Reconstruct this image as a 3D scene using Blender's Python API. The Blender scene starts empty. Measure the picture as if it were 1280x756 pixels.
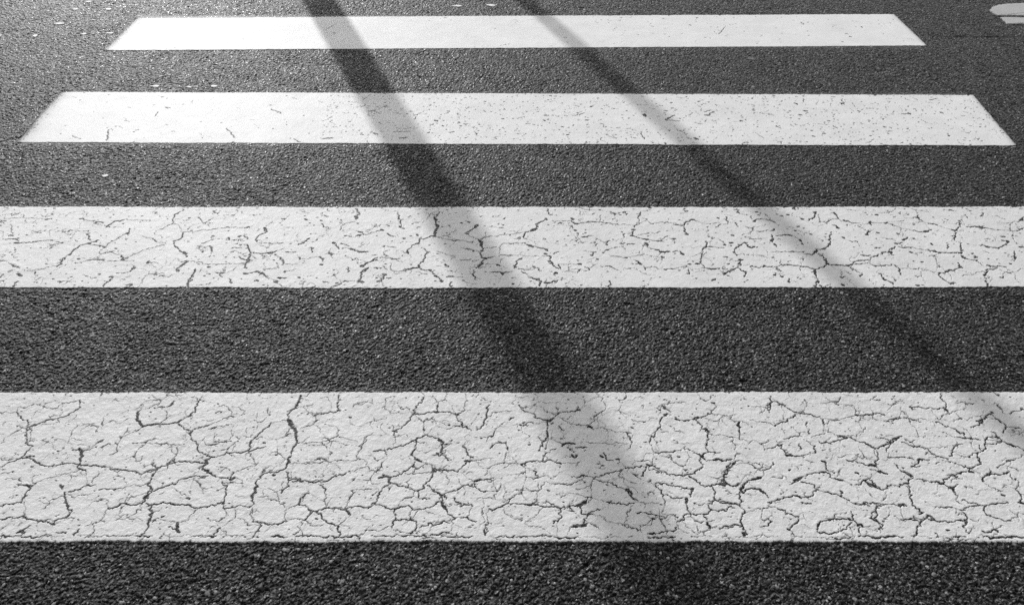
import bpy, math, random
import numpy as np
from mathutils import Vector, Matrix

random.seed(7)
rng = np.random.default_rng(11)

# ------------------------------------------------------------------ camera
PITCH, YAW, ROLL = 0.6321, 0.0035, -0.0021
CX, CY, CH, FPX = -0.0043, -1.4129, 1.7104, 1170.0
cyw, syw = math.cos(YAW), math.sin(YAW)
_r = Vector((cyw, syw, 0)); _f = Vector((-syw, cyw, 0)); _u = Vector((0, 0, 1))
_F = _f * math.cos(PITCH) - _u * math.sin(PITCH)
_U = _f * math.sin(PITCH) + _u * math.cos(PITCH)
cr, sr = math.cos(ROLL), math.sin(ROLL)
_R2 = _r * cr + _U * sr
_U2 = -_r * sr + _U * cr
cam = bpy.data.cameras.new("camera")
cam.sensor_width = 36.0
cam.lens = FPX / 1280.0 * 36.0
cam.clip_start = 0.05
cam.clip_end = 2000
cam.dof.use_dof = True
cam.dof.focus_distance = 3.1
cam.dof.aperture_fstop = 8.0
camo = bpy.data.objects.new("camera", cam)
bpy.context.scene.collection.objects.link(camo)
m = Matrix.Identity(4)
for i, v in enumerate((_R2, _U2, -_F)):
    for j in range(3):
        m[j][i] = v[j]
m.translation = (CX, CY, CH)
camo.matrix_world = m
S = bpy.context.scene
S.camera = camo


def ground(u, v):
    """point of the road seen at photo pixel (u, v)"""
    d = _F * FPX + _R2 * (u - 640) + _U2 * (378 - v)
    k = -CH / d.z
    return CX + d.x * k, CY + d.y * k


def ground_np(u, v):
    u = np.asarray(u, float); v = np.asarray(v, float)
    dx = _F.x * FPX + _R2.x * (u - 640) + _U2.x * (378 - v)
    dy = _F.y * FPX + _R2.y * (u - 640) + _U2.y * (378 - v)
    dz = _F.z * FPX + _R2.z * (u - 640) + _U2.z * (378 - v)
    k = -CH / dz
    return CX + dx * k, CY + dy * k


# ------------------------------------------------------------------ light
# the two bar shadows on the ground give the sun's azimuth
a1 = ground(406, 23); a2 = ground(849, 756)
b1 = ground(668, 5);  b2 = ground(1222, 490)
da = Vector((a1[0] - a2[0], a1[1] - a2[1])).normalized()
db = Vector((b1[0] - b2[0], b1[1] - b2[1])).normalized()
SUN_DIR2 = (da + db).normalized()            # towards the sun, on the ground
SUN_EL = math.radians(23.0)
SUN_STRENGTH = 2.1
SKY_STRENGTH = 0.15
EXPOSURE = 0.42
sdir = Vector((SUN_DIR2.x * math.cos(SUN_EL), SUN_DIR2.y * math.cos(SUN_EL), math.sin(SUN_EL)))
sun = bpy.data.lights.new("sun", 'SUN')
sun.energy = SUN_STRENGTH
sun.angle = math.radians(0.54)
sun.color = (1.0, 1.0, 1.0)                   # black and white photograph: neutral light
suno = bpy.data.objects.new("sun", sun)
S.collection.objects.link(suno)
suno.rotation_euler = sdir.to_track_quat('Z', 'Y').to_euler()
suno.location = (0, 0, 30)

w = bpy.data.worlds.new("World"); S.world = w; w.use_nodes = True
nt = w.node_tree
sky = nt.nodes.new("ShaderNodeTexSky"); sky.sky_type = 'NISHITA'; sky.sun_disc = False
sky.sun_elevation = SUN_EL
sky.sun_rotation = math.atan2(sdir.x, sdir.y)
sky.dust_density = 1.0
bw = nt.nodes.new("ShaderNodeRGBToBW")
bg = nt.nodes["Background"]; bg.inputs[1].default_value = SKY_STRENGTH
nt.links.new(sky.outputs[0], bw.inputs[0]); nt.links.new(bw.outputs[0], bg.inputs[0])
S.view_settings.view_transform = 'Standard'
S.view_settings.look = 'None'
S.view_settings.exposure = EXPOSURE
S.view_settings.gamma = 1.0
S.view_settings.use_curve_mapping = False
S.render.engine = 'CYCLES'
S.cycles.use_denoising = False
S.cycles.max_bounces = 3
S.cycles.use_adaptive_sampling = False
S.cycles.sample_clamp_indirect = 3.0

# ------------------------------------------------------------------ helpers
def tag(o, label=None, cat=None, group=None, kind=None):
    if label: o["label"] = label
    if cat: o["category"] = cat
    if group: o["group"] = group
    if kind: o["kind"] = kind
    return o


def link(name, me, mat, parent=None, smooth=True):
    o = bpy.data.objects.new(name, me)
    S.collection.objects.link(o)
    if mat: me.materials.append(mat)
    if parent: o.parent = parent
    if smooth: me.polygons.foreach_set("use_smooth", np.ones(len(me.polygons), bool))
    return o


def grid_mesh(name, X, Y, Z, attrs, extra_v=None, extra_f=None):
    """X, Y, Z arrays (rows, cols) to a quad mesh; attrs: dict of float arrays"""
    R, C = X.shape
    co = np.stack([X, Y, Z], -1).reshape(-1, 3).astype(np.float32)
    idx = np.arange(R * C, dtype=np.int32).reshape(R, C)
    q = np.stack([idx[:-1, :-1], idx[:-1, 1:], idx[1:, 1:], idx[1:, :-1]], -1).reshape(-1, 4)
    n0 = len(co)
    if extra_v is not None:
        co = np.concatenate([co, np.array(extra_v, np.float32)])
        q = np.concatenate([q, np.array(extra_f(idx, n0), np.int32)])
    me = bpy.data.meshes.new(name)
    me.vertices.add(len(co)); me.vertices.foreach_set("co", co.ravel())
    me.loops.add(q.size); me.loops.foreach_set("vertex_index", q.ravel().astype(np.int32))
    me.polygons.add(len(q))
    me.polygons.foreach_set("loop_start", np.arange(0, q.size, 4, dtype=np.int32))
    me.polygons.foreach_set("loop_total", np.full(len(q), 4, np.int32))
    me.update(calc_edges=True)
    for k, a in attrs.items():
        at = me.attributes.new(k, 'FLOAT', 'POINT')
        v = a.reshape(-1).astype(np.float32)
        if len(v) < len(co): v = np.concatenate([v, np.full(len(co) - len(v), v[0], np.float32)])
        at.data.foreach_set("value", v)
    return me


class NT:
    """small node-tree writer"""
    def __init__(s, name):
        s.m = bpy.data.materials.new(name); s.m.use_nodes = True
        s.t = s.m.node_tree
        s.p = s.t.nodes["Principled BSDF"]; s.out = s.t.nodes["Material Output"]
        g = s.n("ShaderNodeNewGeometry"); s.pos = g.outputs["Position"]

    def n(s, kind, **kw):
        x = s.t.nodes.new(kind)
        for k, v in kw.items(): setattr(x, k, v)
        return x

    def put(s, sock, v):
        if isinstance(v, bpy.types.NodeSocket): s.t.links.new(v, sock)
        else: sock.default_value = v

    def math(s, op, a, b=0.0, c=0.0, clamp=False):
        x = s.n("ShaderNodeMath", operation=op, use_clamp=clamp)
        s.put(x.inputs[0], a); s.put(x.inputs[1], b); s.put(x.inputs[2], c)
        return x.outputs[0]

    def scaled(s, v, sc):
        x = s.n("ShaderNodeVectorMath", operation='MULTIPLY')
        s.put(x.inputs[0], v); x.inputs[1].default_value = sc
        return x.outputs[0]

    def add(s, a, b):
        x = s.n("ShaderNodeVectorMath", operation='ADD'); s.put(x.inputs[0], a); s.put(x.inputs[1], b)
        return x.outputs[0]

    def noise(s, scale, detail=2.0, rough=0.5, vec=None, color=False):
        x = s.n("ShaderNodeTexNoise"); s.put(x.inputs["Vector"], vec or s.pos)
        x.inputs["Scale"].default_value = scale; x.inputs["Detail"].default_value = detail
        x.inputs["Roughness"].default_value = rough
        return x.outputs["Color" if color else "Fac"]

    def voro(s, scale, vec=None, feature='F1', rand=1.0):
        x = s.n("ShaderNodeTexVoronoi", feature=feature); s.put(x.inputs["Vector"], vec or s.pos)
        x.inputs["Scale"].default_value = scale; x.inputs["Randomness"].default_value = rand
        return x

    def ramp(s, v, a, b, lo=0.0, hi=1.0):
        x = s.n("ShaderNodeMapRange", interpolation_type='SMOOTHSTEP')
        s.put(x.inputs[0], v); x.inputs[1].default_value = a; x.inputs[2].default_value = b
        x.inputs[3].default_value = lo; x.inputs[4].default_value = hi
        return x.outputs[0]

    def mix(s, f, a, b):
        x = s.n("ShaderNodeMix", data_type='FLOAT'); s.put(x.inputs[0], f)
        s.put(x.inputs[2], a); s.put(x.inputs[3], b)
        return x.outputs[0]

    def attr(s, name):
        x = s.n("ShaderNodeAttribute"); x.attribute_name = name
        return x.outputs["Fac"]

    def grey(s, v):
        x = s.n("ShaderNodeCombineColor"); [s.put(x.inputs[i], v) for i in range(3)]
        return x.outputs[0]

    def bump(s, h, dist, strength=1.0, normal=None):
        x = s.n("ShaderNodeBump"); s.put(x.inputs["Height"], h)
        x.inputs["Distance"].default_value = dist; x.inputs["Strength"].default_value = strength
        if normal: s.put(x.inputs["Normal"], normal)
        return x.outputs[0]


# flat position (x, y only): displaced heights must not move the pattern
def flat(N):
    # a little jitter so stones are not perfect cells
    p = N.scaled(N.pos, (1.0, 1.0, 0.0))
    return p


# asphalt colours and heights as one function: also used under the worn paint
def asphalt_nodes(N):
    p = flat(N)
    wob = N.scaled(N.noise(260, 1.0, 0.5, p, True), (0.004, 0.004, 0.0))
    wob2 = N.scaled(N.noise(42, 1.0, 0.5, p, True), (0.016, 0.016, 0.0))   # stones of mixed size
    pw = N.add(N.add(p, wob), wob2)
    v1 = N.voro(150.0, pw)                                   # chippings of 5-8 mm
    v2 = N.voro(300.0, pw)                                   # finer grit between them
    sep = N.n("ShaderNodeSeparateColor"); N.put(sep.inputs[0], v1.outputs["Color"])
    r1, r2, r3 = sep.outputs
    sep2 = N.n("ShaderNodeSeparateColor"); N.put(sep2.inputs[0], v2.outputs["Color"])
    dome = N.math('SUBTRACT', 1.0, N.math('POWER', N.math('MULTIPLY', v1.outputs["Distance"], 1.30), 4.0), clamp=True)
    dome2 = N.math('SUBTRACT', 1.0, N.math('POWER', N.math('MULTIPLY', v2.outputs["Distance"], 1.35), 3.0), clamp=True)
    # every chipping has a broken face tilted its own way
    def tilt(v, col, base, k):
        d = N.n("ShaderNodeVectorMath", operation='SUBTRACT'); N.put(d.inputs[0], base); N.put(d.inputs[1], v.outputs["Position"])
        c = N.n("ShaderNodeVectorMath", operation='SUBTRACT'); N.put(c.inputs[0], col); c.inputs[1].default_value = (0.5, 0.5, 0.5)
        e = N.n("ShaderNodeVectorMath", operation='DOT_PRODUCT'); N.put(e.inputs[0], d.outputs[0]); N.put(e.inputs[1], c.outputs[0])
        return N.math('MULTIPLY', e.outputs["Value"], k)
    t1 = tilt(v1, v1.outputs["Color"], pw, 130.0)
    t2 = tilt(v2, v2.outputs["Color"], pw, 420.0)
    ravel = N.noise(6.0, 3.0, 0.6, p)                        # patches that lost more chippings
    keep = N.ramp(N.math('SUBTRACT', r1, N.math('MULTIPLY', N.math('SUBTRACT', ravel, 0.5), 0.9)), 0.16, 0.22)
    h1 = N.math('MULTIPLY', dome, N.math('MULTIPLY_ADD', r2, 0.22, 0.78))
    h1 = N.math('MULTIPLY', h1, N.math('MULTIPLY_ADD', keep, 0.8, 0.2))
    low = N.noise(38, 3.0, 0.6, p)
    g2 = N.math('MULTIPLY', dome2, sep2.outputs[0])
    h = N.math('ADD', N.math('MULTIPLY', h1, 0.60), N.math('MULTIPLY', g2, 0.30))
    h = N.math('ADD', h, N.math('MULTIPLY', N.math('SUBTRACT', low, 0.5), 0.55))
    h = N.math('ADD', h, N.math('MULTIPLY', dome, t1))
    h = N.math('ADD', h, N.math('MULTIPLY', dome2, N.math('MULTIPLY', t2, 0.35)))
    # colour: bitumen dark, chippings of many greys, a few pale
    stone = N.math('MULTIPLY_ADD', N.math('POWER', r3, 4.0), 0.11, 0.006)
    pale = N.math('MULTIPLY', N.ramp(r2, 0.90, 0.94), N.ramp(r1, 0.3, 0.6))
    stone = N.mix(N.math('MULTIPLY', pale, 0.9), stone, 0.40)
    grit = N.math('MULTIPLY_ADD', N.math('POWER', sep2.outputs[1], 8.0), 0.22, 0.003)
    cov = N.math('MULTIPLY', N.ramp(v1.outputs["Distance"], 0.50, 0.36), keep)
    col = N.mix(cov, grit, N.math('ADD', stone, N.math('MULTIPLY', N.math('POWER', sep2.outputs[2], 8.0), 0.20)))
    # now and then a larger pale or dark stone
    v3 = N.voro(62.0, pw)
    sep3 = N.n("ShaderNodeSeparateColor"); N.put(sep3.inputs[0], v3.outputs["Color"])
    big_s = N.math('MULTIPLY', N.ramp(v3.outputs["Distance"], 0.34, 0.26), N.ramp(sep3.outputs[0], 0.90, 0.91))
    col = N.mix(big_s, col, N.math('MULTIPLY_ADD', N.math('POWER', sep3.outputs[1], 2.0), 0.34, 0.03))
    h = N.mix(big_s, h, N.math('MULTIPLY_ADD', sep3.outputs[2], 0.25, 0.72))
    # clusters where a few chippings have come out
    hole = N.ramp(N.noise(55.0, 2.0, 0.5, p), 0.60, 0.64)
    hole = N.math('MULTIPLY', hole, N.ramp(ravel, 0.42, 0.6))
    h = N.math('SUBTRACT', h, N.math('MULTIPLY', hole, 0.6)); col = N.math('MULTIPLY', col, N.math('MULTIPLY_ADD', hole, -0.6, 1.0))
    big = N.noise(0.9, 4.0, 0.6, p)
    col = N.math('MULTIPLY', col, N.math('MULTIPLY_ADD', big, 0.7, 0.67))
    return p, h, col, cov, r1


def make_asphalt():
    N = NT("asphalt")
    p, h, col, cov, r1 = asphalt_nodes(N)
    N.put(N.p.inputs["Base Color"], N.grey(col))
    shiny = N.math('MULTIPLY', N.ramp(r1, 0.86, 0.90), cov)     # a few polished chippings glint
    N.put(N.p.inputs["Roughness"], N.mix(shiny, 0.52, 0.28))
    N.put(N.p.inputs["Specular IOR Level"], N.mix(shiny, 0.12, 0.28))
    N.p.inputs["Sheen Weight"].default_value = 0.13            # road dust: lighter at a low angle
    N.p.inputs["Sheen Roughness"].default_value = 0.4
    fine = N.noise(900, 2.0, 0.6, p)
    hh = N.math('ADD', h, N.math('MULTIPLY', fine, 0.5))
    N.put(N.p.inputs["Normal"], N.bump(hh, 0.0009, 1.0))
    d = N.n("ShaderNodeDisplacement"); d.inputs["Midlevel"].default_value = 0.62; d.inputs["Scale"].default_value = 0.0050
    N.put(d.inputs["Height"], N.math('MULTIPLY_ADD', N.math('SUBTRACT', h, 0.62), N.attr("relief"), 0.62))
    N.put(N.out.inputs["Displacement"], d.outputs[0])
    N.m.displacement_method = 'DISPLACEMENT'
    return N.m


def make_paint():
    N = NT("road_paint")
    p, h, col, cov, r1 = asphalt_nodes(N)
    # 'crack' attribute: millimetres from the crack's edge (negative inside)
    n = N.noise(420, 2.0, 0.6, p)
    cr_ = N.math('ADD', N.attr("crack"), N.math('MULTIPLY', N.math('SUBTRACT', n, 0.5), 2.4))
    solid = N.ramp(cr_, -0.7, 0.6)
    # worn-through speckle where the coat is thin
    worn = N.math('SUBTRACT', N.math('ADD', N.noise(330, 3.0, 0.65, p), N.math('MULTIPLY', h, 0.15)), N.attr("wear"))
    solid = N.math('MULTIPLY', solid, N.ramp(worn, -0.04, 0.04))
    dirt = N.noise(5, 5.0, 0.62, p)
    gr = N.noise(160, 3.0, 0.6, p)
    pc = N.math('MULTIPLY', N.attr("tone"), N.math('MULTIPLY_ADD', dirt, 0.28, 0.84))
    grime = N.noise(24, 4.0, 0.6, p)
    pc = N.math('MULTIPLY', pc, N.math('MULTIPLY_ADD', grime, 0.16, 0.92))
    pc = N.math('MULTIPLY', pc, N.ramp(N.math('ADD', N.attr("wear"), N.math('MULTIPLY', N.math('SUBTRACT', grime, 0.5), 0.3)), 0.18, 0.60, 1.0, 0.55))
    pc = N.math('MULTIPLY', pc, N.math('MULTIPLY_ADD', gr, 0.16, 0.91))
    pc = N.math('MULTIPLY', pc, N.ramp(cr_, 0.0, 2.6, 0.90, 1.0))
    c = N.mix(solid, N.math('MULTIPLY_ADD', col, 1.0, 0.02), pc)
    N.put(N.p.inputs["Base Color"], N.grey(c))
    N.put(N.p.inputs["Roughness"], N.mix(solid, 0.7, 0.58))
    N.p.inputs["Specular IOR Level"].default_value = 0.13
    soft = N.math('ADD', N.math('MULTIPLY', N.noise(110, 3.0, 0.55, p), 1.0), N.math('MULTIPLY', h, 0.34))
    hh = N.math('ADD', N.math('MULTIPLY', soft, N.attr("rough")), N.math('MULTIPLY', solid, 0.9))
    N.put(N.p.inputs["Normal"], N.bump(hh, 0.0009, 1.0))
    return N.m


M_ASPH = make_asphalt()
M_PAINT = make_paint()


def simple(name, base, rough, metal=0.0, nscale=30, amt=0.25, bump=0.0, spec=0.5):
    N = NT(name)
    N.put(N.p.inputs["Base Color"], N.grey(N.math('MULTIPLY', N.math('MULTIPLY_ADD', N.noise(nscale, 4.0, 0.6), amt * 2, 1 - amt), base)))
    N.p.inputs["Roughness"].default_value = rough
    N.p.inputs["Metallic"].default_value = metal
    N.p.inputs["Specular IOR Level"].default_value = spec
    if bump: N.put(N.p.inputs["Normal"], N.bump(N.noise(nscale * 6, 3.0), bump))
    return N.m


M_METAL = simple("painted_metal", 0.25, 0.45, 0.3)
M_GLASS = simple("lamp_glass", 0.7, 0.15)
M_PAVE = simple("paving_concrete", 0.32, 0.8, 0, 12, 0.2, 0.002)
M_KERB = simple("kerb_stone", 0.38, 0.75, 0, 20, 0.2, 0.003)
M_TAR = simple("bitumen", 0.012, 0.8, 0, 200, 0.3, 0.001, 0.05)

# ------------------------------------------------------------------ road
# visible trapezoid is a dense sheet whose chippings are really displaced
y0 = ground(640, 756)[1] - 0.20
y1 = ground(640, 0)[1] + 0.35
gx0, gy0 = ground(1280, 756); gx1, gy1 = ground(1280, 0)
slope = (gx1 - gx0) / (gy1 - gy0)
def halfw(y): return gx0 + (y - gy0) * slope + 0.22
ys = [y0]
while ys[-1] < y1:
    f = (ys[-1] - y0) / (y1 - y0)
    ys.append(ys[-1] + 0.0019 + 0.0030 * f)
ys[-1] = y1
ys = np.array(ys); NC = 1500
uu = np.linspace(-1, 1, NC)
hw = np.array([halfw(y) for y in ys])
X = uu[None, :] * hw[:, None]
Y = np.repeat(ys[:, None], NC, 1)
edge = np.minimum(np.minimum((1 - np.abs(uu))[None, :] * hw[:, None], (Y - y0)), (y1 - Y))
relief = np.clip(edge / 0.06, 0, 1)
B = 90.0
KERB_Y = 5.7
def road_extra(idx, n0):
    a, b, c, d = idx[0, 0], idx[0, -1], idx[-1, -1], idx[-1, 0]
    return [(n0, n0 + 1, b, a), (n0 + 1, n0 + 2, c, b), (n0 + 2, n0 + 3, d, c), (n0 + 3, n0, a, d)]
for ea, eb in (((640, 676), (640, 490)), ((640, 361), (640, 259)), ((640, 181), (640, 117)), ((640, 61), (640, 20))):
    ya, yb_ = ground(*ea)[1], ground(*eb)[1]
    ins = np.clip(np.minimum(Y - ya, yb_ - Y) / 0.006 - 0.5, 0, 1)
    inside_x = np.clip((2.0 - np.abs(X)) / 0.006, 0, 1)
    near = np.clip(np.maximum(ya - Y, Y - yb_) / 0.03, 0, 1)
    relief = relief * (1 - ins * inside_x) * (1 - (1 - near) * inside_x * 0.4)
me = grid_mesh("road", X, Y, np.zeros_like(X), {"relief": relief},
               [(-B, -B, 0), (B, -B, 0), (B, B, 0), (-B, B, 0)], road_extra)
me.attributes["relief"].data.foreach_set("value", np.concatenate([relief.ravel(), np.zeros(4)]).astype(np.float32))
road = tag(link("road", me, M_ASPH), "grey asphalt road surface of coarse chippings under the crossing", "road", kind="structure")
print("road verts", X.size)

# ------------------------------------------------------------------ cracks traced from the stripes
# each entry: width class then x y pairs inside its tile; tile = (x offset, y offset, scale)
T1 = {}
T1[(0, 484, 3.78)] = """
1 0 122 78 120|1 78 120 85 95 115 100 165 82 215 95 265 103 295 75 380 60|2 78 120 100 148 128 162 130 205 122 262 155 280 125 305 95 338 40 355|1 40 355 0 382|2 95 338 160 328
2 130 192 185 172 215 158 250 155|2 250 155 325 132 378 95 380 60|1 0 335 40 345 95 338|2 125 328 165 352 215 372 290 365 400 370 490 375 520 388 570 388 650 403 700 402 756 380
3 375 290 385 320 380 350|2 345 297 385 297 410 297|2 380 352 375 385 400 392|1 410 297 440 285 470 258 495 245|3 462 262 485 250
2 85 460 130 466 150 466|3 125 462 138 475|2 145 480 120 515 100 545 50 553 0 562|1 130 495 200 440 300 412 370 395 405 395 408 460|2 450 462 408 465 370 485 305 497
3 285 462 295 480|2 305 500 305 545 320 575 340 585 320 610 260 630 245 648|3 240 645 258 648|2 245 648 160 628 110 618 60 620 0 625|1 118 540 122 580 115 615|3 80 688 115 690|2 95 678 140 655
2 350 700 380 668|1 400 660 455 640 475 630 500 595 512 570 490 530|2 512 570 590 550 670 550 690 525 715 490 700 455|1 700 455 655 465 600 470 545 480|3 680 525 700 515|2 700 455 720 415 756 385
3 655 115 648 155 672 190|2 672 190 700 180 756 175|1 655 115 675 80 640 105|1 672 190 570 240 545 310 520 320|2 715 560 718 615 700 650 685 690 660 705|3 712 620 700 650
2 470 485 540 485|1 465 395 440 455|1 545 628 600 618 640 630|1 600 618 665 580 670 555|2 275 690 310 688|1 600 700 650 685|1 590 545 600 520 660 510 700 500|1 160 628 180 640 230 625 260 630
2 470 630 490 635|1 160 420 165 455 145 470|1 0 410 60 400|1 540 395 600 395 650 403|1 455 210 455 185 420 180 380 215|2 160 355 190 358|1 435 545 480 528 495 525"""
T1[(180, 484, 3.78)] = """
2 50 100 85 92 125 88 140 68|2 162 165 215 138 240 120 265 60|1 265 60 280 40|3 160 168 175 155|2 162 165 200 200 225 210|2 225 210 260 190 325 172|3 318 198 340 190|1 325 172 370 155 420 140 408 112 395 95 350 80
2 225 210 222 245 250 270 260 305 300 320 320 330|1 80 265 150 275 180 272|2 0 402 60 385 110 368 120 360 165 350 210 352 250 355 285 360|1 120 360 160 300 165 275
3 290 345 285 370 290 395 300 405|2 295 350 320 330 370 320 430 308 490 300|2 490 300 520 295 575 282|1 490 300 520 345 530 370 440 395 415 400|2 490 300 505 260 560 210 600 170|1 600 170 680 155
2 300 400 340 425 410 435 440 430|3 405 435 428 430|2 410 430 425 405 420 398|1 440 430 470 455 410 450 370 448|2 35 495 100 470 145 460 175 435 220 425 300 422
1 20 455 35 480 35 495|2 35 495 15 525|2 12 550 60 555 100 548 160 555 220 560 255 575|3 200 525 215 530|1 130 475 165 495 200 515|2 255 575 300 565 370 550 380 550 390 510 385 480 370 448
2 370 550 375 570 430 568 500 565 520 550|3 515 520 525 490 535 465|2 520 550 515 520|2 535 465 540 435 575 408 640 395 675 370|3 675 370 680 340|2 680 340 705 300 720 265 718 215 695 180|3 695 185 680 155 700 165|2 680 155 685 125 715 100 735 70 740 40
1 255 575 215 620 170 640|1 50 625 100 630 160 640|3 158 640 155 670 168 685|2 158 680 120 660|1 515 570 505 610 515 635|2 515 635 590 650 660 635|2 550 645 540 680 515 708
1 520 515 570 520 640 550 675 575|1 675 575 670 630|2 670 400 690 440 720 435 740 445|2 690 440 665 480 650 500|3 610 415 620 416|1 675 575 730 555 756 520|2 320 710 350 680 360 665|1 300 620 360 630 400 605 380 570
2 0 185 60 175 140 170 162 165|1 210 712 260 705 320 710|1 505 610 515 570|2 325 260 370 260 410 255|1 325 260 335 230|1 430 265 420 300|1 340 375 365 380 410 400|2 340 122 365 120|1 75 60 0 70|1 105 120 112 140|1 0 265 60 262 120 270
1 535 465 560 480|2 45 355 60 385|1 30 570 35 600 20 635"""
T1[(360, 484, 3.78)] = """
2 35 100 50 65 60 45|1 60 45 110 30|2 0 115 35 100|1 35 100 80 90 90 130 160 125|2 125 135 170 125 240 112|3 235 110 248 112|2 240 105 240 40|1 125 135 120 175 60 195|1 175 175 235 195 240 210 235 230 250 240
3 5 160 20 175 15 190|3 20 195 40 215|2 40 215 42 265 20 300|1 50 265 130 260 165 262 205 310|1 165 262 230 235 330 260|2 205 310 200 318
1 0 360 100 362 180 350 250 345 340 342|1 340 342 375 355 375 375 430 410|1 340 342 325 330 350 285 380 230|2 400 305 440 298 500 285|2 500 285 545 280 575 262 610 240 660 232 720 250|3 710 250 735 262|2 735 262 725 300 756 345
2 45 440 100 448 180 445 220 420 280 402|1 280 402 375 375|1 45 440 35 425|2 20 445 75 452|2 145 460 175 492|1 175 492 185 560|2 50 550 60 525 95 500|1 50 550 0 572|1 50 550 85 565 110 582
2 110 582 160 580 185 570 240 575 275 575 380 570 410 550|3 270 575 285 590|2 380 570 420 540 430 500 450 475 485 455|1 300 490 380 480 430 485|1 275 575 290 520 310 500 300 490
2 450 415 490 425 530 412 560 395 600 355|3 600 342 632 350|2 600 340 585 320 610 240|1 632 350 680 370 690 395|3 430 430 470 425|3 485 425 485 455|2 485 455 560 475 610 490 640 470 680 425 690 400
2 690 400 720 395 756 400|1 560 410 620 408 680 402|2 690 400 680 375|2 615 490 620 525 655 530|2 660 465 690 490 720 505 750 530|1 720 505 720 540|2 590 578 650 570 700 550 725 545|3 725 545 745 570
2 410 550 460 565 500 575 530 565 570 560 590 578|2 500 575 510 620 500 650 490 670|2 510 630 560 625 580 620|1 580 620 585 580|2 580 615 610 650 600 680 580 695|1 490 670 560 690 620 680 700 720
2 100 580 105 600 75 630|1 75 630 0 620|2 120 585 160 620 200 645 235 655|2 235 655 240 705|1 75 630 105 655 170 650|3 285 590 295 605|1 295 605 240 650|1 360 675 430 680 470 660 490 660
2 445 98 455 92|1 455 92 460 60 500 45|1 450 98 480 115 560 125|2 590 130 605 100 640 50|2 590 130 700 120 710 75|3 695 118 712 118|2 590 130 570 160 550 180 500 210|3 495 208 515 212|1 490 180 500 210 510 260 500 280
3 290 142 298 144|1 310 90 340 75 400 80|1 640 165 645 220|3 640 200 645 205|1 590 130 640 165 690 140|2 620 665 700 650 756 640|1 400 510 430 490|1 690 700 756 690|1 590 255 660 265"""
T1[(540, 484, 3.78)] = """
3 10 115 30 120|2 30 120 80 118 120 130|3 112 130 128 132|2 120 130 125 160 160 185 185 205|1 120 130 155 110 165 60 155 30|2 215 200 245 170 258 140 258 100 270 85|1 258 140 300 120 380 115|1 300 205 330 175 370 165
2 95 185 130 185|1 130 185 60 200|3 30 250 45 258|2 50 270 85 268|1 85 268 50 290 45 315 90 345|2 45 318 0 322|2 275 290 300 268 350 262 360 300|3 318 262 330 265|2 300 205 280 235|1 350 310 345 355 265 385
2 120 400 150 370 165 350 195 348|3 155 350 178 352|1 195 348 230 375 265 385 250 420|2 0 380 20 388 85 395 120 400|1 120 400 160 425 200 445|3 200 445 235 438|2 235 438 290 430|2 200 445 205 470 245 495|1 245 495 310 490 330 460
3 5 385 0 400|2 50 510 100 490 150 465 190 460|2 0 490 45 510 50 545|2 50 545 75 600 110 618 165 615|1 60 550 120 555 185 555|2 105 525 135 565 185 555|2 165 615 215 635|1 165 615 185 575 190 560
2 270 575 330 565 345 555 400 550|3 440 555 495 555|2 400 550 440 555 500 555|1 500 555 505 450|2 500 555 550 565 605 572 650 560 700 565|2 605 572 605 620 575 645|2 605 572 540 540|1 270 575 265 640 255 700|2 255 650 255 705
1 330 565 350 600 390 620 430 625|1 440 645 500 600 530 560|1 345 555 350 490|2 430 375 445 355 500 348 540 350 600 360|3 590 358 610 362|1 600 360 690 365|2 525 345 545 310 580 295|2 480 395 505 430|1 340 360 440 365 480 395|1 410 480 500 490 530 450 600 455 720 450
2 545 230 520 260 505 300|2 545 235 545 180 550 160|3 545 158 575 148|2 480 138 520 150 560 160|2 550 160 520 152|2 575 148 600 120 680 110 690 90|3 683 110 700 110|1 545 235 600 260 660 275|3 615 278 675 268
3 660 318 682 328|2 640 285 670 305|1 590 135 640 165 700 180 756 190|3 735 190 756 190|2 410 85 430 100|1 430 100 480 85 530 72 600 70|1 470 65 480 50|2 490 138 450 115 420 100|3 415 178 420 180|3 230 240 235 242|2 365 155 385 145|3 660 660 700 655 730 645
1 640 500 700 510 735 520|2 735 520 720 550 700 565 710 600 756 600|1 70 690 100 695|2 0 695 80 685|1 440 645 510 665|2 625 460 670 450|1 650 660 640 700|1 0 640 50 635 100 625 90 680|2 145 280 185 330|1 180 110 120 110|1 600 190 625 240|2 600 185 620 205
1 340 470 350 500 400 485 500 490|1 500 430 560 430|1 0 150 80 180"""
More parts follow.
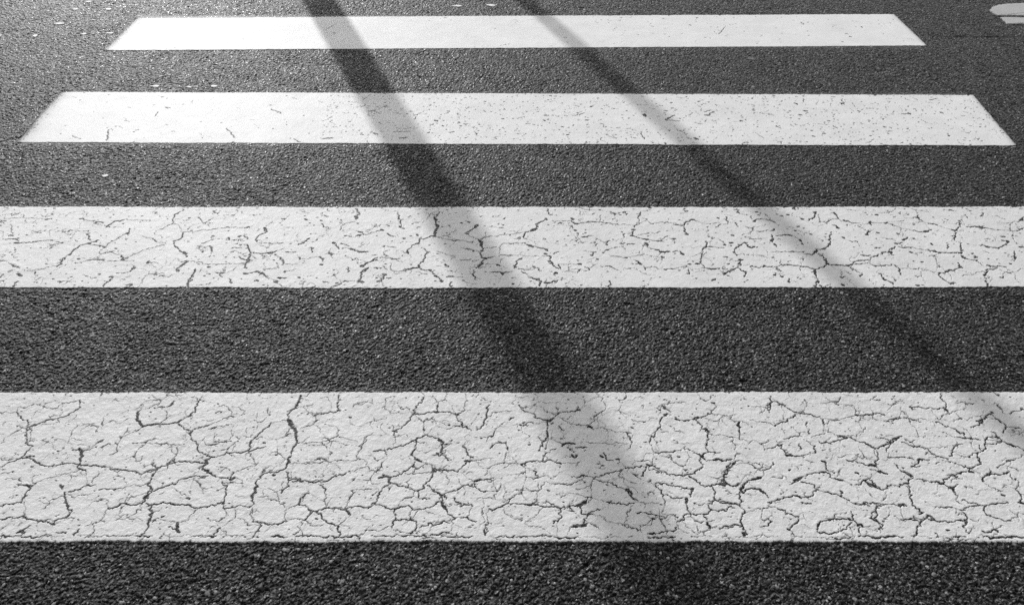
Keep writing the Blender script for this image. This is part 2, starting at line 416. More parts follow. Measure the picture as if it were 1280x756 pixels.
T1[(720, 484, 3.78)] = """
2 85 140 135 112|1 135 112 125 60 100 30|3 55 188 75 190|1 0 180 60 185 85 140|3 115 322 130 330|2 130 310 140 335 180 350|3 190 340 205 342|1 205 345 235 380|2 235 382 280 375 340 365|3 335 365 360 368|2 360 370 390 385 430 410 490 415 540 412
2 0 430 40 415 85 432|2 85 432 150 405 210 398 225 385|1 210 400 205 425 260 450 280 455|2 85 432 150 450 240 480|3 248 480 260 510|2 240 480 265 520 300 540|1 300 540 350 548 400 555|2 140 542 210 552 270 548|1 85 432 70 490 75 520 40 560
3 0 560 45 540|2 0 650 40 655 60 600 110 580|3 15 658 45 652|1 75 595 140 625 220 650 280 665|2 230 655 290 680|2 335 695 385 690 420 680 470 665|3 350 690 375 692|1 270 555 240 600 230 650|2 290 595 360 600 380 605
1 300 660 355 650 360 620 380 605 480 615|2 375 460 405 490 410 515 460 525 520 525|3 525 525 520 550|2 520 550 535 590 555 600 605 602|2 535 600 500 625 480 635|1 480 635 470 605 410 600|1 480 635 485 670 540 690
2 375 455 430 460 490 470 545 485|3 545 485 555 480 545 495|2 545 495 540 520|2 540 412 550 410 600 365|3 535 420 545 428|2 540 425 570 440 600 465 660 460 690 455|3 595 325 605 335|2 560 310 600 320 625 305 680 310|2 600 325 590 340 600 365|2 625 305 620 230 625 210
3 612 195 628 215|2 628 215 595 180 570 160|2 510 160 560 150 600 140 640 125|3 555 152 580 144|3 468 152 490 158|2 640 125 655 100 655 75|3 640 75 655 78|2 490 158 530 158|1 640 125 700 135 756 130|1 625 225 756 235|2 430 125 400 155 385 200 370 235 350 270|3 415 130 430 128
1 385 210 440 212|2 375 310 430 305 480 300|1 480 300 500 290 560 305|1 350 270 370 310 360 360|3 480 328 490 330|1 240 210 265 240 262 270 240 300|2 240 215 262 260|1 60 190 160 200 240 210|2 320 262 345 262|1 265 150 320 165 380 150
2 605 600 640 580 625 560 680 530|2 605 605 625 640|3 620 640 630 665|2 630 635 655 630|1 630 665 700 665 756 650|2 640 465 665 535 690 540 756 552|1 665 535 600 555 560 550|2 690 455 700 410 730 380 756 350|2 690 455 756 468|1 605 340 700 345|3 650 345 690 342
2 0 110 15 105|1 45 260 180 265 250 265|2 0 285 50 285|3 0 320 5 325|2 640 580 740 570|1 500 630 560 690 640 680|2 310 420 330 380|1 385 100 400 85 450 75 520 70|2 380 100 395 108|1 70 520 140 540|1 0 480 60 470 85 432|1 410 515 420 560 410 600|1 20 350 0 375"""
T1[(900, 484, 3.78)] = """
2 235 120 240 75 270 68|2 240 45 235 110|1 135 90 200 95 235 100|2 270 70 340 110 380 125|2 260 185 310 165 370 125|2 370 125 430 130 470 140|1 470 140 490 165 500 210|2 485 155 495 180|1 500 210 545 230 600 238|3 560 235 600 238|2 600 238 640 250 700 270 720 285|1 720 285 740 330 735 370|3 700 372 740 375|2 700 372 640 350 600 345
3 92 165 95 190|2 95 190 92 245|1 60 240 30 235|1 92 245 140 265|2 210 300 265 278 290 272|3 275 275 290 275|2 290 275 310 310 340 322|3 310 318 340 325|2 340 322 400 320|1 400 320 455 310 445 280 410 250|2 445 280 450 305|2 520 265 560 250 600 238
3 480 350 495 355|2 495 350 500 385 540 405|2 480 400 430 410 370 435 340 455|3 480 402 500 400|3 350 440 385 430|2 500 400 520 425 570 435|3 555 435 580 440|2 165 380 210 392 240 380 250 355|2 165 380 135 355|1 135 355 60 365 20 405|1 210 392 205 415 160 430
2 20 400 25 450 60 468 100 465|3 150 435 195 430|2 195 425 150 440 115 455|3 95 480 110 500|2 110 500 140 480 180 480 210 500 228 520|3 165 478 215 500|3 115 455 100 480|2 100 490 105 540 95 565 120 595 100 625 120 690|3 110 685 130 695
2 0 545 60 552 95 560|2 0 460 25 460|3 5 460 20 458|1 120 595 190 575 270 570|2 190 620 240 635 230 650 190 660|2 270 570 310 580 345 605 370 612|2 230 545 260 540 320 520 370 515|3 365 512 385 525|2 385 520 430 515 450 490|2 390 545 430 550|2 450 490 510 495 570 515 620 545 680 555
3 570 490 580 500|2 580 500 570 515|2 450 490 440 460 380 450|3 320 670 330 675|2 330 670 355 645 370 620|2 460 655 470 640 540 620 600 625|2 460 655 465 685 530 690 600 670 620 640|3 605 620 625 630|2 500 620 550 625|1 540 620 545 600 600 590
2 620 590 630 620 650 650|3 650 655 675 660|2 660 660 665 700|2 710 620 756 560|2 710 620 750 640|1 650 655 756 670|2 640 550 700 560|3 685 445 735 470|2 635 460 700 430 756 475|1 580 440 620 460|2 300 245 330 240 380 230|2 470 260 530 270|2 375 265 380 290
2 0 670 60 650 100 655|1 370 395 360 375|1 20 405 40 395 75 350 110 350|2 20 400 60 360|2 0 345 60 340|1 640 130 690 130 740 130|2 640 130 720 130|3 640 132 650 135|1 500 175 560 150 640 135|2 720 60 756 60|1 640 130 635 90 560 80|2 555 70 560 85|3 640 405 655 410|1 430 240 500 215|1 410 170 420 220
2 280 85 300 80|2 400 60 410 75|1 130 150 260 185|1 690 190 660 230 620 240"""
T1[(1080, 484, 3.78)] = """
2 0 130 40 130 95 130|2 360 30 372 65|2 230 95 300 100 370 100 395 110|3 220 90 230 105|3 375 100 398 115|2 372 65 385 100|2 115 160 150 148 190 145|2 190 145 230 155 265 165|1 395 110 370 145 340 165|2 340 165 400 185 450 210|3 440 205 455 220|2 450 215 480 240 545 250|3 530 160 550 155
2 480 80 520 75|1 480 80 475 110 400 125|2 550 155 600 125 640 160|3 600 118 610 122|3 635 155 645 162|2 640 160 670 185 655 215|1 670 185 756 200|2 690 125 756 105|2 505 190 545 180|2 550 155 540 180
2 600 210 630 235 650 250 690 270 715 280 756 300|3 620 235 640 240|3 680 268 715 280|2 650 255 570 270 575 290 530 310|2 630 235 580 240 570 270|2 65 290 110 270 150 240 180 230|3 135 245 165 238|2 180 260 240 280 300 290 340 325
2 295 310 340 330 390 335|2 405 325 415 300 440 275 460 268|1 300 290 380 285 440 270|2 390 340 430 360 490 380 510 385|3 495 400 520 405|2 490 400 500 385 545 365|3 545 350 555 362|2 545 350 535 315 460 325|2 225 375 260 345 310 340|3 255 345 275 345|2 225 375 270 372
2 275 438 310 448 350 450 395 430 460 400 490 400|2 110 330 190 330|2 190 330 240 345|3 190 400 230 420|2 155 370 190 405 230 430|2 230 430 210 450 125 462|3 195 455 215 455|2 125 462 90 485 40 470 10 445|3 65 398 110 410|2 60 395 30 390
2 20 370 60 365 60 300 20 270|3 45 370 60 365|3 10 270 20 275|2 215 470 225 510 228 555|2 210 450 215 470|3 165 555 195 555|2 0 545 60 550 120 555 200 560|2 230 560 260 575 262 600|1 230 430 300 440
3 410 475 435 510|2 350 450 410 475|2 440 460 400 480|1 430 500 440 540 480 560|2 335 570 415 568|2 175 625 220 622 270 635|2 270 635 300 610 350 635|3 300 605 345 635|2 270 635 250 660 235 710|2 350 635 430 635 480 630|3 475 625 485 640|2 480 640 470 660 495 690
2 455 580 485 610 480 640|1 415 568 455 580|2 455 580 510 562 570 560|2 570 560 640 548 680 545|2 570 565 570 590 630 620 690 630|1 690 630 725 610 730 590|2 730 545 756 550|3 735 545 756 552|2 740 545 740 510 725 490|1 725 490 735 450 690 420 680 390 690 350
3 660 405 680 400|2 600 410 660 410|2 600 410 570 425 560 445|2 560 440 600 400 590 380|3 615 672 632 678|2 560 680 620 675|1 500 690 520 660|2 680 350 705 345|3 675 350 695 345|1 570 455 640 490 660 510|3 650 510 665 512|2 460 540 550 555
2 70 570 50 620 90 650 85 670|2 35 620 70 640|3 35 618 45 625|1 90 635 120 590 125 565|2 340 690 345 710|1 0 660 60 655|1 480 370 560 430|1 630 380 690 345|1 170 60 110 110|2 545 275 560 300|2 110 260 130 255|1 60 40 0 60|1 700 345 756 320|1 430 75 520 80|1 295 200 300 190"""
T2 = {}
T2[(0, 250, 5.333)] = """
2 0 150 35 142|1 35 128 155 120 325 130|2 315 135 345 128|1 155 95 155 120|1 75 160 80 230|3 60 240 85 240|2 55 262 100 262 130 275|3 95 290 120 290|2 120 285 210 288 270 275|1 270 275 330 270 430 290|1 320 295 390 315|1 95 320 100 350 80 370
2 0 410 20 405|1 20 405 75 430 130 455|3 115 495 145 508|2 75 440 130 458|2 90 585 120 545|2 55 480 80 472|1 170 478 270 465 380 445|2 380 445 410 430 425 395|3 420 392 432 398|2 465 370 500 330 530 305 590 290 655 268|3 585 290 605 295|1 425 395 465 365
1 590 205 585 235|2 585 235 600 268|3 580 230 586 235|1 460 205 590 210|2 530 130 560 130|1 560 130 640 145|2 640 145 690 155|2 710 185 760 150 790 140 830 132|1 830 132 1000 140|1 690 320 720 300 770 270 790 250 850 225|3 845 225 860 225|2 855 220 865 195|3 690 315 705 318
1 600 300 690 310|3 520 395 532 398|1 500 420 580 405 650 395 700 405 760 410 890 408|2 600 400 690 398|3 812 398 825 402|2 810 375 820 400|1 700 335 730 345 810 375|1 830 400 930 350 1020 320 1100 300|3 730 515 750 520|2 745 530 700 560 690 580|2 865 480 885 460|3 880 458 895 460
1 780 490 860 485|1 830 518 880 510|3 985 415 998 418|1 998 418 1060 425|1 940 245 1020 260 1050 285 1110 295|2 1155 155 1150 130 1165 105 1195 85|1 1195 85 1230 65|1 1155 155 1200 180 1220 215|2 1220 215 1215 250 1190 270 1160 275|1 1155 155 1060 200|2 1160 280 1165 310 1200 345 1240 360
3 1225 358 1245 360|2 1240 360 1240 385|2 1255 415 1215 435 1185 460|3 1180 465 1185 480|1 1160 450 1180 465|2 1065 508 1095 512|2 1245 580 1255 550 1280 530|1 450 218 460 222|2 385 545 425 542|1 425 542 500 548|3 658 497 668 500|1 250 215 300 205|2 240 218 270 220"""
T2[(220, 250, 5.333)] = """
1 50 218 200 205 310 188 400 183 490 185|3 475 185 490 186|2 540 280 535 260 560 235 600 218|3 590 188 605 215|1 600 180 640 150|2 420 302 440 300|1 440 300 475 300|2 475 300 485 335 500 350|2 500 350 490 385 480 405|3 475 400 490 410|2 470 405 440 395 420 380|2 480 405 465 440 475 460
2 500 350 560 362 620 355|3 612 355 632 357|3 455 490 480 492|2 480 490 550 480|3 535 480 552 482|1 590 460 680 455|2 570 490 600 515|3 565 492 585 495|1 600 515 680 545|3 680 520 695 528|2 695 528 740 522|3 655 548 670 552|1 670 552 720 580
1 80 412 150 415 210 432 360 428 450 430|3 212 448 228 450|2 130 460 105 510 80 560 75 580|3 105 505 115 515|2 85 412 30 440 5 475|2 695 385 715 432|1 715 432 820 428|1 820 400 880 395 960 378|1 660 370 700 390|2 815 385 825 400|2 960 380 980 410|3 960 432 975 434
2 815 302 855 290 890 255|2 905 320 910 350|1 540 290 720 288|2 730 348 800 348|2 1050 285 1085 330|3 1050 285 1058 295|2 1100 292 1150 308|1 1110 325 1165 328 1215 345 1280 348|2 1160 328 1200 342|1 1215 320 1260 295|2 1095 200 1100 180|1 1100 180 1125 160 1200 145|3 1195 110 1200 130|2 1200 130 1225 95 1200 60
1 1150 195 1230 215 1280 240|2 1220 213 1245 216|3 860 130 872 135|2 705 125 725 132|2 990 105 1015 112|2 970 160 985 185|1 145 310 240 312 240 360|2 145 310 165 310|1 365 325 440 322|2 225 310 245 350|1 240 245 250 265 180 290|3 245 240 252 245|3 530 540 548 542|2 295 505 310 518|2 355 525 370 552|3 362 548 372 556
1 145 120 190 160|3 1225 545 1250 550|2 1115 548 1140 545|1 1140 545 1220 540|2 1220 540 1235 490 1280 460|3 1230 445 1250 445|2 1250 440 1280 415|2 1145 450 1155 475|2 980 545 1015 552|1 690 460 680 440|2 850 550 860 545|3 815 518 825 522"""
T2[(440, 250, 5.333)] = """
2 25 60 50 90|2 305 85 310 120 325 180|3 318 178 325 185|2 310 110 312 125|1 50 215 100 235 200 205|3 195 200 210 205|2 45 215 65 217|2 230 225 285 245|3 345 258 352 260|2 440 180 460 185|1 500 80 550 110|2 585 80 570 105 550 115|2 550 115 560 140 560 165 575 180|3 550 120 560 140
3 560 165 572 180|3 575 180 555 210 552 240|3 545 240 555 245|2 550 242 500 255 450 260|2 450 262 445 285|3 430 292 448 290|2 440 290 400 308 380 330 370 360|3 370 345 375 358|1 555 245 600 258 700 275|2 640 265 720 272|1 700 275 820 283
2 510 350 485 375 475 405|1 465 320 510 350|3 500 350 512 352|2 475 405 450 430|3 445 435 450 450|2 450 450 400 462 320 478|2 340 472 440 455|1 320 478 235 465 210 445|2 450 455 520 470 545 495 560 510|3 515 468 530 472|3 552 508 565 515|2 565 515 600 542|3 590 540 605 543
2 60 448 100 420 170 385|3 58 445 75 440|2 65 490 85 465 115 450|2 65 490 60 520 50 540|3 40 542 75 550|3 170 545 195 542|2 195 540 215 500|3 208 497 228 500|2 230 520 265 523|1 200 545 205 575|2 150 455 170 460|1 0 335 50 348 100 348|2 40 347 105 347
2 235 310 290 320|1 130 370 165 368|1 170 385 270 390 350 418|2 265 398 300 400|2 750 225 790 205 820 190 835 165|3 820 188 838 170|1 750 225 800 248 845 265|2 845 265 865 310 875 330|3 850 270 865 305|2 865 265 900 248 930 242|3 860 342 875 342|2 850 350 865 375 880 390
3 875 390 895 395|2 885 395 870 425 830 455|2 875 420 835 450|2 810 470 808 500 825 522|1 825 522 860 528|1 880 425 960 430 1040 455|3 965 433 985 440|1 880 325 960 315|1 890 390 1000 370 1280 380|2 900 390 935 385|2 750 325 810 338|1 630 515 760 515|2 630 515 675 513
1 660 400 690 375|2 920 485 1000 485 1070 478|3 995 488 1005 500|2 1080 455 1105 405 1135 385|3 1082 440 1092 450|2 1130 475 1165 495|1 1165 495 1200 520|2 1200 520 1260 545|2 1260 545 1250 580|3 1255 540 1262 548|2 1155 220 1160 260|2 1155 218 1195 212 1225 200|3 1205 208 1222 203|2 1225 200 1230 160 1280 142
1 950 245 1060 230 1155 220|1 1010 290 1155 290|2 1150 290 1205 312|3 1180 308 1210 315|1 1205 312 1280 330|1 1010 290 980 360|2 985 185 1010 188|2 1005 132 1020 120|2 660 580 670 550|2 655 582 670 575|3 1070 560 1080 560|2 1070 520 1090 520|1 1100 460 1220 462|3 728 155 735 157|3 770 150 785 152
1 710 400 840 405|1 560 345 690 375|2 620 430 640 450|1 720 320 850 345"""
T2[(660, 250, 5.333)] = """
2 130 60 140 95 160 100|1 345 70 360 105|3 115 132 128 135|1 60 190 65 155 120 135|3 25 205 60 195|1 165 140 290 140|3 290 125 298 135|2 290 145 320 160|3 312 158 330 162|1 330 158 400 150|2 395 148 485 150|2 485 150 560 162|1 560 162 700 170|1 485 100 485 150|3 215 155 225 158
2 295 175 300 190|3 310 203 325 206|1 335 215 320 265 270 285|2 750 80 735 110 745 135|1 745 135 740 165|2 740 165 710 185|3 695 200 712 200|2 705 205 695 240|3 685 240 705 243|2 705 243 780 262 820 268|3 780 262 800 264|1 820 268 870 280|2 860 280 905 280
1 760 120 820 160 910 155|2 910 155 940 155|1 940 155 1035 170|2 970 165 1035 172|2 1035 172 1060 145 1100 132|3 1092 132 1110 135|1 1110 135 1160 155 1280 155|3 1050 230 1070 232|2 1040 180 1060 225|2 660 300 720 295|2 610 292 635 297|2 640 325 650 328
3 780 290 800 300|2 800 300 805 320|2 815 322 880 340|3 880 348 925 348|3 925 345 945 345|2 880 342 885 355|3 892 380 905 385|2 890 400 900 385|2 965 352 995 340|2 1000 345 1040 365|3 1020 360 1040 366|2 1190 275 1190 315|1 1190 315 1280 320|2 1165 328 1190 315
1 1190 345 1155 380 1150 420 1170 445|2 1120 428 1145 426|3 1125 425 1140 427|3 1070 430 1085 431|3 910 465 925 466|2 925 465 980 460|1 980 460 1050 440|2 1070 460 1068 495|3 1062 492 1075 495|1 1100 465 1170 455 1280 460|2 1200 462 1280 460|2 705 400 745 425|3 742 420 752 430
1 745 425 775 450 860 450|2 775 450 780 470|1 850 450 900 468|3 645 387 662 387|1 560 378 645 387 700 378 800 368|1 485 442 540 440 590 465 610 470|2 520 442 560 448|1 380 450 405 455 470 430|2 400 455 408 470|3 335 430 355 432|1 200 430 330 430|3 420 370 435 370|2 430 365 450 350
3 460 395 470 398|2 520 335 540 330|3 525 335 535 336|2 520 290 535 275|3 520 298 528 300|2 175 360 210 345|3 145 375 155 385|2 150 385 160 430|3 135 410 150 410|3 150 425 165 430|2 160 430 210 460|2 205 430 220 465|3 175 490 195 488|2 180 505 190 480|1 230 480 320 483|2 330 488 350 465
2 110 552 130 556|3 110 553 145 556|2 145 555 190 540|2 30 522 85 545|2 85 545 80 575|1 0 515 30 522|2 545 540 550 560|2 535 580 555 565|2 1225 540 1250 530|2 655 100 668 95|3 635 88 650 82|2 430 98 445 90|1 360 250 440 240|2 360 250 395 250|1 60 315 130 335|2 60 318 130 332|3 120 335 130 340
2 5 305 30 315|3 8 305 25 312|3 108 360 125 362|1 370 340 450 350|1 720 430 740 425|1 390 420 430 410|1 500 355 520 335|1 540 330 600 315|1 220 390 235 388|3 970 260 985 262|1 900 265 980 262 980 295"""
T2[(860, 250, 5.333)] = """
3 325 85 340 88|2 330 70 333 85|1 345 95 390 100|2 420 110 430 130|3 438 145 448 145|2 445 145 460 130 500 128|1 500 128 570 140|2 545 130 580 155|3 450 82 465 83|3 700 62 715 65|3 660 100 675 102|3 618 108 630 110|2 755 125 775 130|3 755 127 770 130|2 800 140 840 120 855 85|3 840 85 855 82
3 975 85 990 98|2 985 95 1005 130|2 945 65 955 68|1 1005 130 1080 150 1120 155|2 1030 135 1080 150|1 870 150 1000 130|2 960 165 1005 188|3 990 185 1005 190|2 1215 140 1225 170|3 1210 148 1220 150|3 560 205 575 195|1 450 210 560 208|3 665 235 690 238|2 590 240 665 232|3 710 205 718 207|3 730 180 740 178
2 740 265 770 300|3 745 270 755 273|1 690 240 745 265|3 815 230 825 232|2 560 280 570 260|3 550 275 565 260|3 575 295 590 305|2 560 235 570 255|2 955 215 945 240 940 270|3 938 295 948 300|2 945 260 940 300 900 328|3 895 328 915 328|2 905 328 860 330 840 355 820 368|3 840 350 860 340|2 820 368 790 358
1 790 358 700 348 620 348|2 670 347 715 348|1 550 345 620 350|2 870 360 900 375 915 405|3 908 400 925 412|3 918 425 935 430|2 920 410 930 430 905 450 840 462|2 930 430 1000 435 1065 440|3 990 433 1005 436|3 1055 438 1070 440|2 1065 440 1120 410 1200 400|1 1070 445 1160 490|2 1160 490 1150 515
2 840 462 855 500 865 545 850 575|3 848 470 852 490|3 862 540 870 555|3 842 575 852 577|2 840 462 770 445 740 440 640 435|1 620 400 625 430 640 435|2 620 430 640 440|1 640 435 600 445 415 448|2 415 448 450 447|3 505 442 515 443|1 580 450 620 480|2 590 460 625 475|3 620 510 635 512|3 570 502 585 504
2 680 525 670 550|3 670 545 678 550|2 340 405 365 400|3 340 400 362 402|3 335 430 350 430|2 345 440 355 400|2 335 440 340 455|2 340 455 300 465 245 490|3 290 467 305 468|3 240 500 250 495|2 345 460 395 485|2 375 515 390 480|2 165 540 185 525|1 250 380 340 418|1 250 380 265 385|2 240 382 268 385
2 305 355 315 325 375 288|3 375 285 385 288|2 385 288 415 320|3 410 315 420 322|2 415 320 440 315|2 305 355 325 372|1 325 372 400 368 500 372|2 480 372 510 374|3 278 287 300 288|3 240 300 252 303|2 100 328 125 310 120 280|1 125 315 250 325|1 100 330 90 380 100 440|1 100 440 130 460 270 465
3 70 428 75 428|2 50 428 75 426|3 290 238 305 240|1 140 245 210 265 245 300|2 185 185 215 165|1 215 165 255 165|2 255 115 260 165|3 195 120 205 125|1 440 190 430 215 360 235|1 400 250 440 265 500 265|2 410 262 440 266|2 315 155 335 180|3 1030 250 1045 258|2 1065 270 1085 275|1 1085 275 1130 280 1150 320
2 1025 560 1040 572|3 1028 565 1040 572|2 1160 370 1210 370|3 880 572 888 575|1 1240 200 1200 215|2 1190 235 1210 210|1 880 150 870 100|1 500 450 560 445"""
T2[(1040, 250, 5.333)] = """
1 120 155 365 150 480 140|2 365 150 405 170 460 190|1 460 190 470 240|1 480 122 560 120|3 560 118 580 125|2 575 105 580 125 600 140|1 600 140 650 160|2 640 158 705 172|1 705 172 800 200|3 795 200 820 208|2 820 208 850 150|3 845 140 858 145|1 820 208 890 210|2 820 210 815 270
1 460 198 540 207|2 540 207 620 215|3 615 215 640 212|2 640 212 665 200|2 470 270 505 248|3 470 268 482 262|2 470 285 430 293|3 420 292 438 295|1 320 250 430 275|2 385 350 400 325 420 310|3 380 345 400 355|3 400 322 412 325|2 395 355 410 370|2 390 350 330 355 270 380|1 270 380 245 410 250 420
2 250 420 290 445 340 440 410 430|2 410 430 445 455|2 445 455 460 500|1 445 455 600 465 720 490|2 150 430 250 420|1 150 430 110 440|2 445 312 540 318|1 540 318 660 340|3 675 342 695 344|2 660 340 780 355|2 780 355 850 358|3 845 355 865 352|3 860 340 872 338|2 865 340 855 290|1 815 270 860 290|2 770 290 768 330
3 522 348 535 352|1 540 355 570 370|3 660 292 670 300|1 680 370 695 400 715 450|3 1125 245 1155 247|2 895 180 965 180|3 955 178 965 180|3 980 185 1015 188|2 1015 188 1080 200|1 1080 200 1220 208|2 1220 208 1280 190|1 1090 105 1160 135|1 1100 160 1250 145|3 1250 140 1270 130|2 1265 135 1275 115|1 1190 155 1190 205
1 900 295 1000 300|2 1000 300 1050 315|3 1025 312 1050 318|2 1050 315 1110 325 1180 280|3 1165 280 1180 278|3 1250 315 1275 318|2 860 370 900 395 960 405|3 865 375 890 390|2 930 402 970 402|1 960 405 1010 440|3 1035 435 1060 442|2 1060 442 1150 445|3 1215 390 1230 390|2 1215 340 1220 400
2 840 420 850 445 870 455|3 845 440 865 452|2 850 445 785 470 715 495|3 780 468 795 468|2 715 495 740 530 800 558|3 795 555 810 560|2 1020 510 1025 470 1100 455|3 1015 508 1025 500|2 1025 540 1035 575|1 860 510 1020 480|2 1150 480 1190 490|1 1190 490 1280 460|2 1120 518 1140 512
2 325 490 350 530|3 340 525 360 535|2 360 535 410 558|3 65 565 78 572|3 560 570 580 571|2 600 571 615 571|2 785 68 810 75|3 785 68 795 70|2 915 75 930 75|3 290 102 305 103|2 440 92 460 98|2 890 100 905 125|1 990 70 1030 60|2 990 110 1000 85|2 1245 60 1270 58|3 1185 425 1195 428|2 1140 445 1160 448
2 225 235 245 205|3 228 232 242 235|1 200 345 220 370 270 380|2 195 368 240 375|1 285 325 340 322|2 285 323 315 322|1 1000 340 1060 360"""
T3 = {(0, 0, 2.6667): """
1 240 452 268 465|2 355 470 362 435|1 362 435 375 430|1 685 455 710 460|2 755 430 785 460|2 905 365 940 380|2 1068 465 1110 460|2 515 390 525 375|1 640 345 645 335|1 410 395 430 408|2 980 465 1000 475|1 400 425 410 430|2 1060 338 1075 342|2 1240 440 1260 450|1 1225 370 1250 380|1 570 440 600 440|1 790 360 800 365|1 835 400 860 400""",
      (400, 0, 2.6667): """
2 180 370 200 380|2 160 372 180 370|3 180 445 192 448|3 265 462 285 460|2 245 440 300 438|2 430 442 447 440|2 2 465 45 460|3 382 402 392 406|2 368 420 378 415|3 408 420 412 422|2 515 440 525 452|2 545 370 555 375|2 585 458 590 465|3 885 402 895 402|2 865 385 880 378|3 745 402 752 405
3 1075 382 1085 390|2 1150 400 1185 385|2 1150 400 1200 405|3 1250 460 1260 465|2 1070 440 1080 465|2 1190 435 1215 445|2 1250 410 1275 415|3 765 320 772 322|3 1148 478 1155 480""",
      (800, 0, 2.6667): """
3 215 385 230 385|2 230 385 245 372|2 215 375 240 368|3 335 403 342 405|3 515 345 525 350|2 545 330 545 340|3 530 385 540 385|2 515 415 525 418|3 545 370 558 372|3 668 345 680 348|2 675 332 680 345|2 820 438 845 438|2 870 382 905 380|3 895 378 902 382|3 1000 375 1010 378|2 965 335 990 330|2 830 425 840 430|3 1028 452 1032 455
2 90 400 115 385|3 15 380 20 388|2 455 420 470 430|2 645 420 660 430|3 180 462 195 465|2 340 482 360 475|3 900 480 905 482|2 430 380 445 385"""}
T4 = {(400, 0, 2.6667): "1 20 100 60 75|1 798 92 812 100|1 980 98 990 92|2 1105 88 1112 92",
      (800, 0, 2.6667): "2 262 115 280 95|1 280 95 285 88|2 448 93 458 96|2 535 75 545 85|1 650 95 680 98|3 738 90 743 93|1 705 70 730 75|2 670 140 680 142"}
WCL = {1: 0.0014, 2: 0.0027, 3: 0.0062}


def parse(T, k=1.0):
    out = []
    for (ox, oy, sc), txt in T.items():
        for item in txt.replace("\n", "|").split("|"):
            a = item.split()
            if len(a) < 5: continue
            wc = int(a[0]); p = np.array(a[1:], float).reshape(-1, 2)
            gx, gy = ground_np(ox + p[:, 0] / sc, oy + p[:, 1] / sc)
            out.append((WCL[wc] * k, np.stack([gx, gy], 1), wc))
    return out


def wobble(P, step=0.004, amp=0.42):
    """subdivide a polyline with fractal midpoint offsets"""
    P = [tuple(p) for p in P]
    while True:
        Q = [P[0]]; big = False
        for a, b in zip(P[:-1], P[1:]):
            dx, dy = b[0] - a[0], b[1] - a[1]; L = math.hypot(dx, dy)
            if L > step:
                big = True
                o = random.gauss(0, amp * 0.5) * min(L, 0.011)
                Q.append(((a[0] + b[0]) / 2 - dy / L * o, (a[1] + b[1]) / 2 + dx / L * o))
            Q.append(b)
        P = Q
        if not big: return np.array(P)


def stamp(F, xs, yf, yb, P, wid):
    """lower field F (mm to crack edge) around polyline P with per-point full width wid"""
    R, C = F.shape
    dx = xs[1] - xs[0]
    for i in range(len(P) - 1):
        (ax, ay), (bx, by) = P[i], P[i + 1]
        wa, wb = wid[i] * 0.5, wid[i + 1] * 0.5
        mg = max(wa, wb) + 0.005
        c0 = int((min(ax, bx) - mg - xs[0]) / dx); c1 = int((max(ax, bx) + mg - xs[0]) / dx) + 2
        c0 = max(c0, 0); c1 = min(c1, C)
        if c1 <= c0: continue
        f0 = yf[c0]; span = yb[c0] - f0
        r0 = int((min(ay, by) - mg - f0) / span * (R - 1)) - 1; r1 = int((max(ay, by) + mg - f0) / span * (R - 1)) + 3
        r0 = max(r0, 0); r1 = min(r1, R)
        if r1 <= r0: continue
        t = np.linspace(0, 1, R)[r0:r1, None]
        Xs = xs[None, c0:c1]; Ys = yf[None, c0:c1] * (1 - t) + yb[None, c0:c1] * t
        vx, vy = bx - ax, by - ay; L2 = vx * vx + vy * vy + 1e-12
        h = np.clip(((Xs - ax) * vx + (Ys - ay) * vy) / L2, 0, 1)
        d = np.hypot(Xs - ax - h * vx, Ys - ay - h * vy) - (wa * (1 - h) + wb * h)
        sub = F[r0:r1, c0:c1]
        np.minimum(sub, d * 1000, out=sub)


def smooth_noise(n, period, lo=0.0, hi=1.0):
    k = max(2, int(n / period) + 3)
    v = rng.uniform(lo, hi, k)
    return np.interp(np.linspace(0, k - 1.001, n), np.arange(k), v)


def noise2(R, C, sy, sx):
    """smooth value noise on an (R, C) grid with cell sizes sy, sx in samples"""
    ky, kx = int(R / sy) + 3, int(C / sx) + 3
    g = rng.uniform(-1, 1, (ky, kx))
    y = np.arange(R) / sy; x = np.arange(C) / sx
    iy = y.astype(int); ix = x.astype(int)
    fy = (y - iy); fx = (x - ix); fy = fy * fy * (3 - 2 * fy); fx = fx * fx * (3 - 2 * fx)
    a = g[iy][:, ix] * (1 - fx) + g[iy][:, ix + 1] * fx
    b = g[iy + 1][:, ix] * (1 - fx) + g[iy + 1][:, ix + 1] * fx
    return a * (1 - fy[:, None]) + b * fy[:, None]


def random_walk(x, y, n, step, ang):
    P = [(x, y)]
    for _ in range(n):
        ang += random.gauss(0, 0.55)
        x += math.cos(ang) * step; y += math.sin(ang) * step * 1.0
        P.append((x, y))
    return P


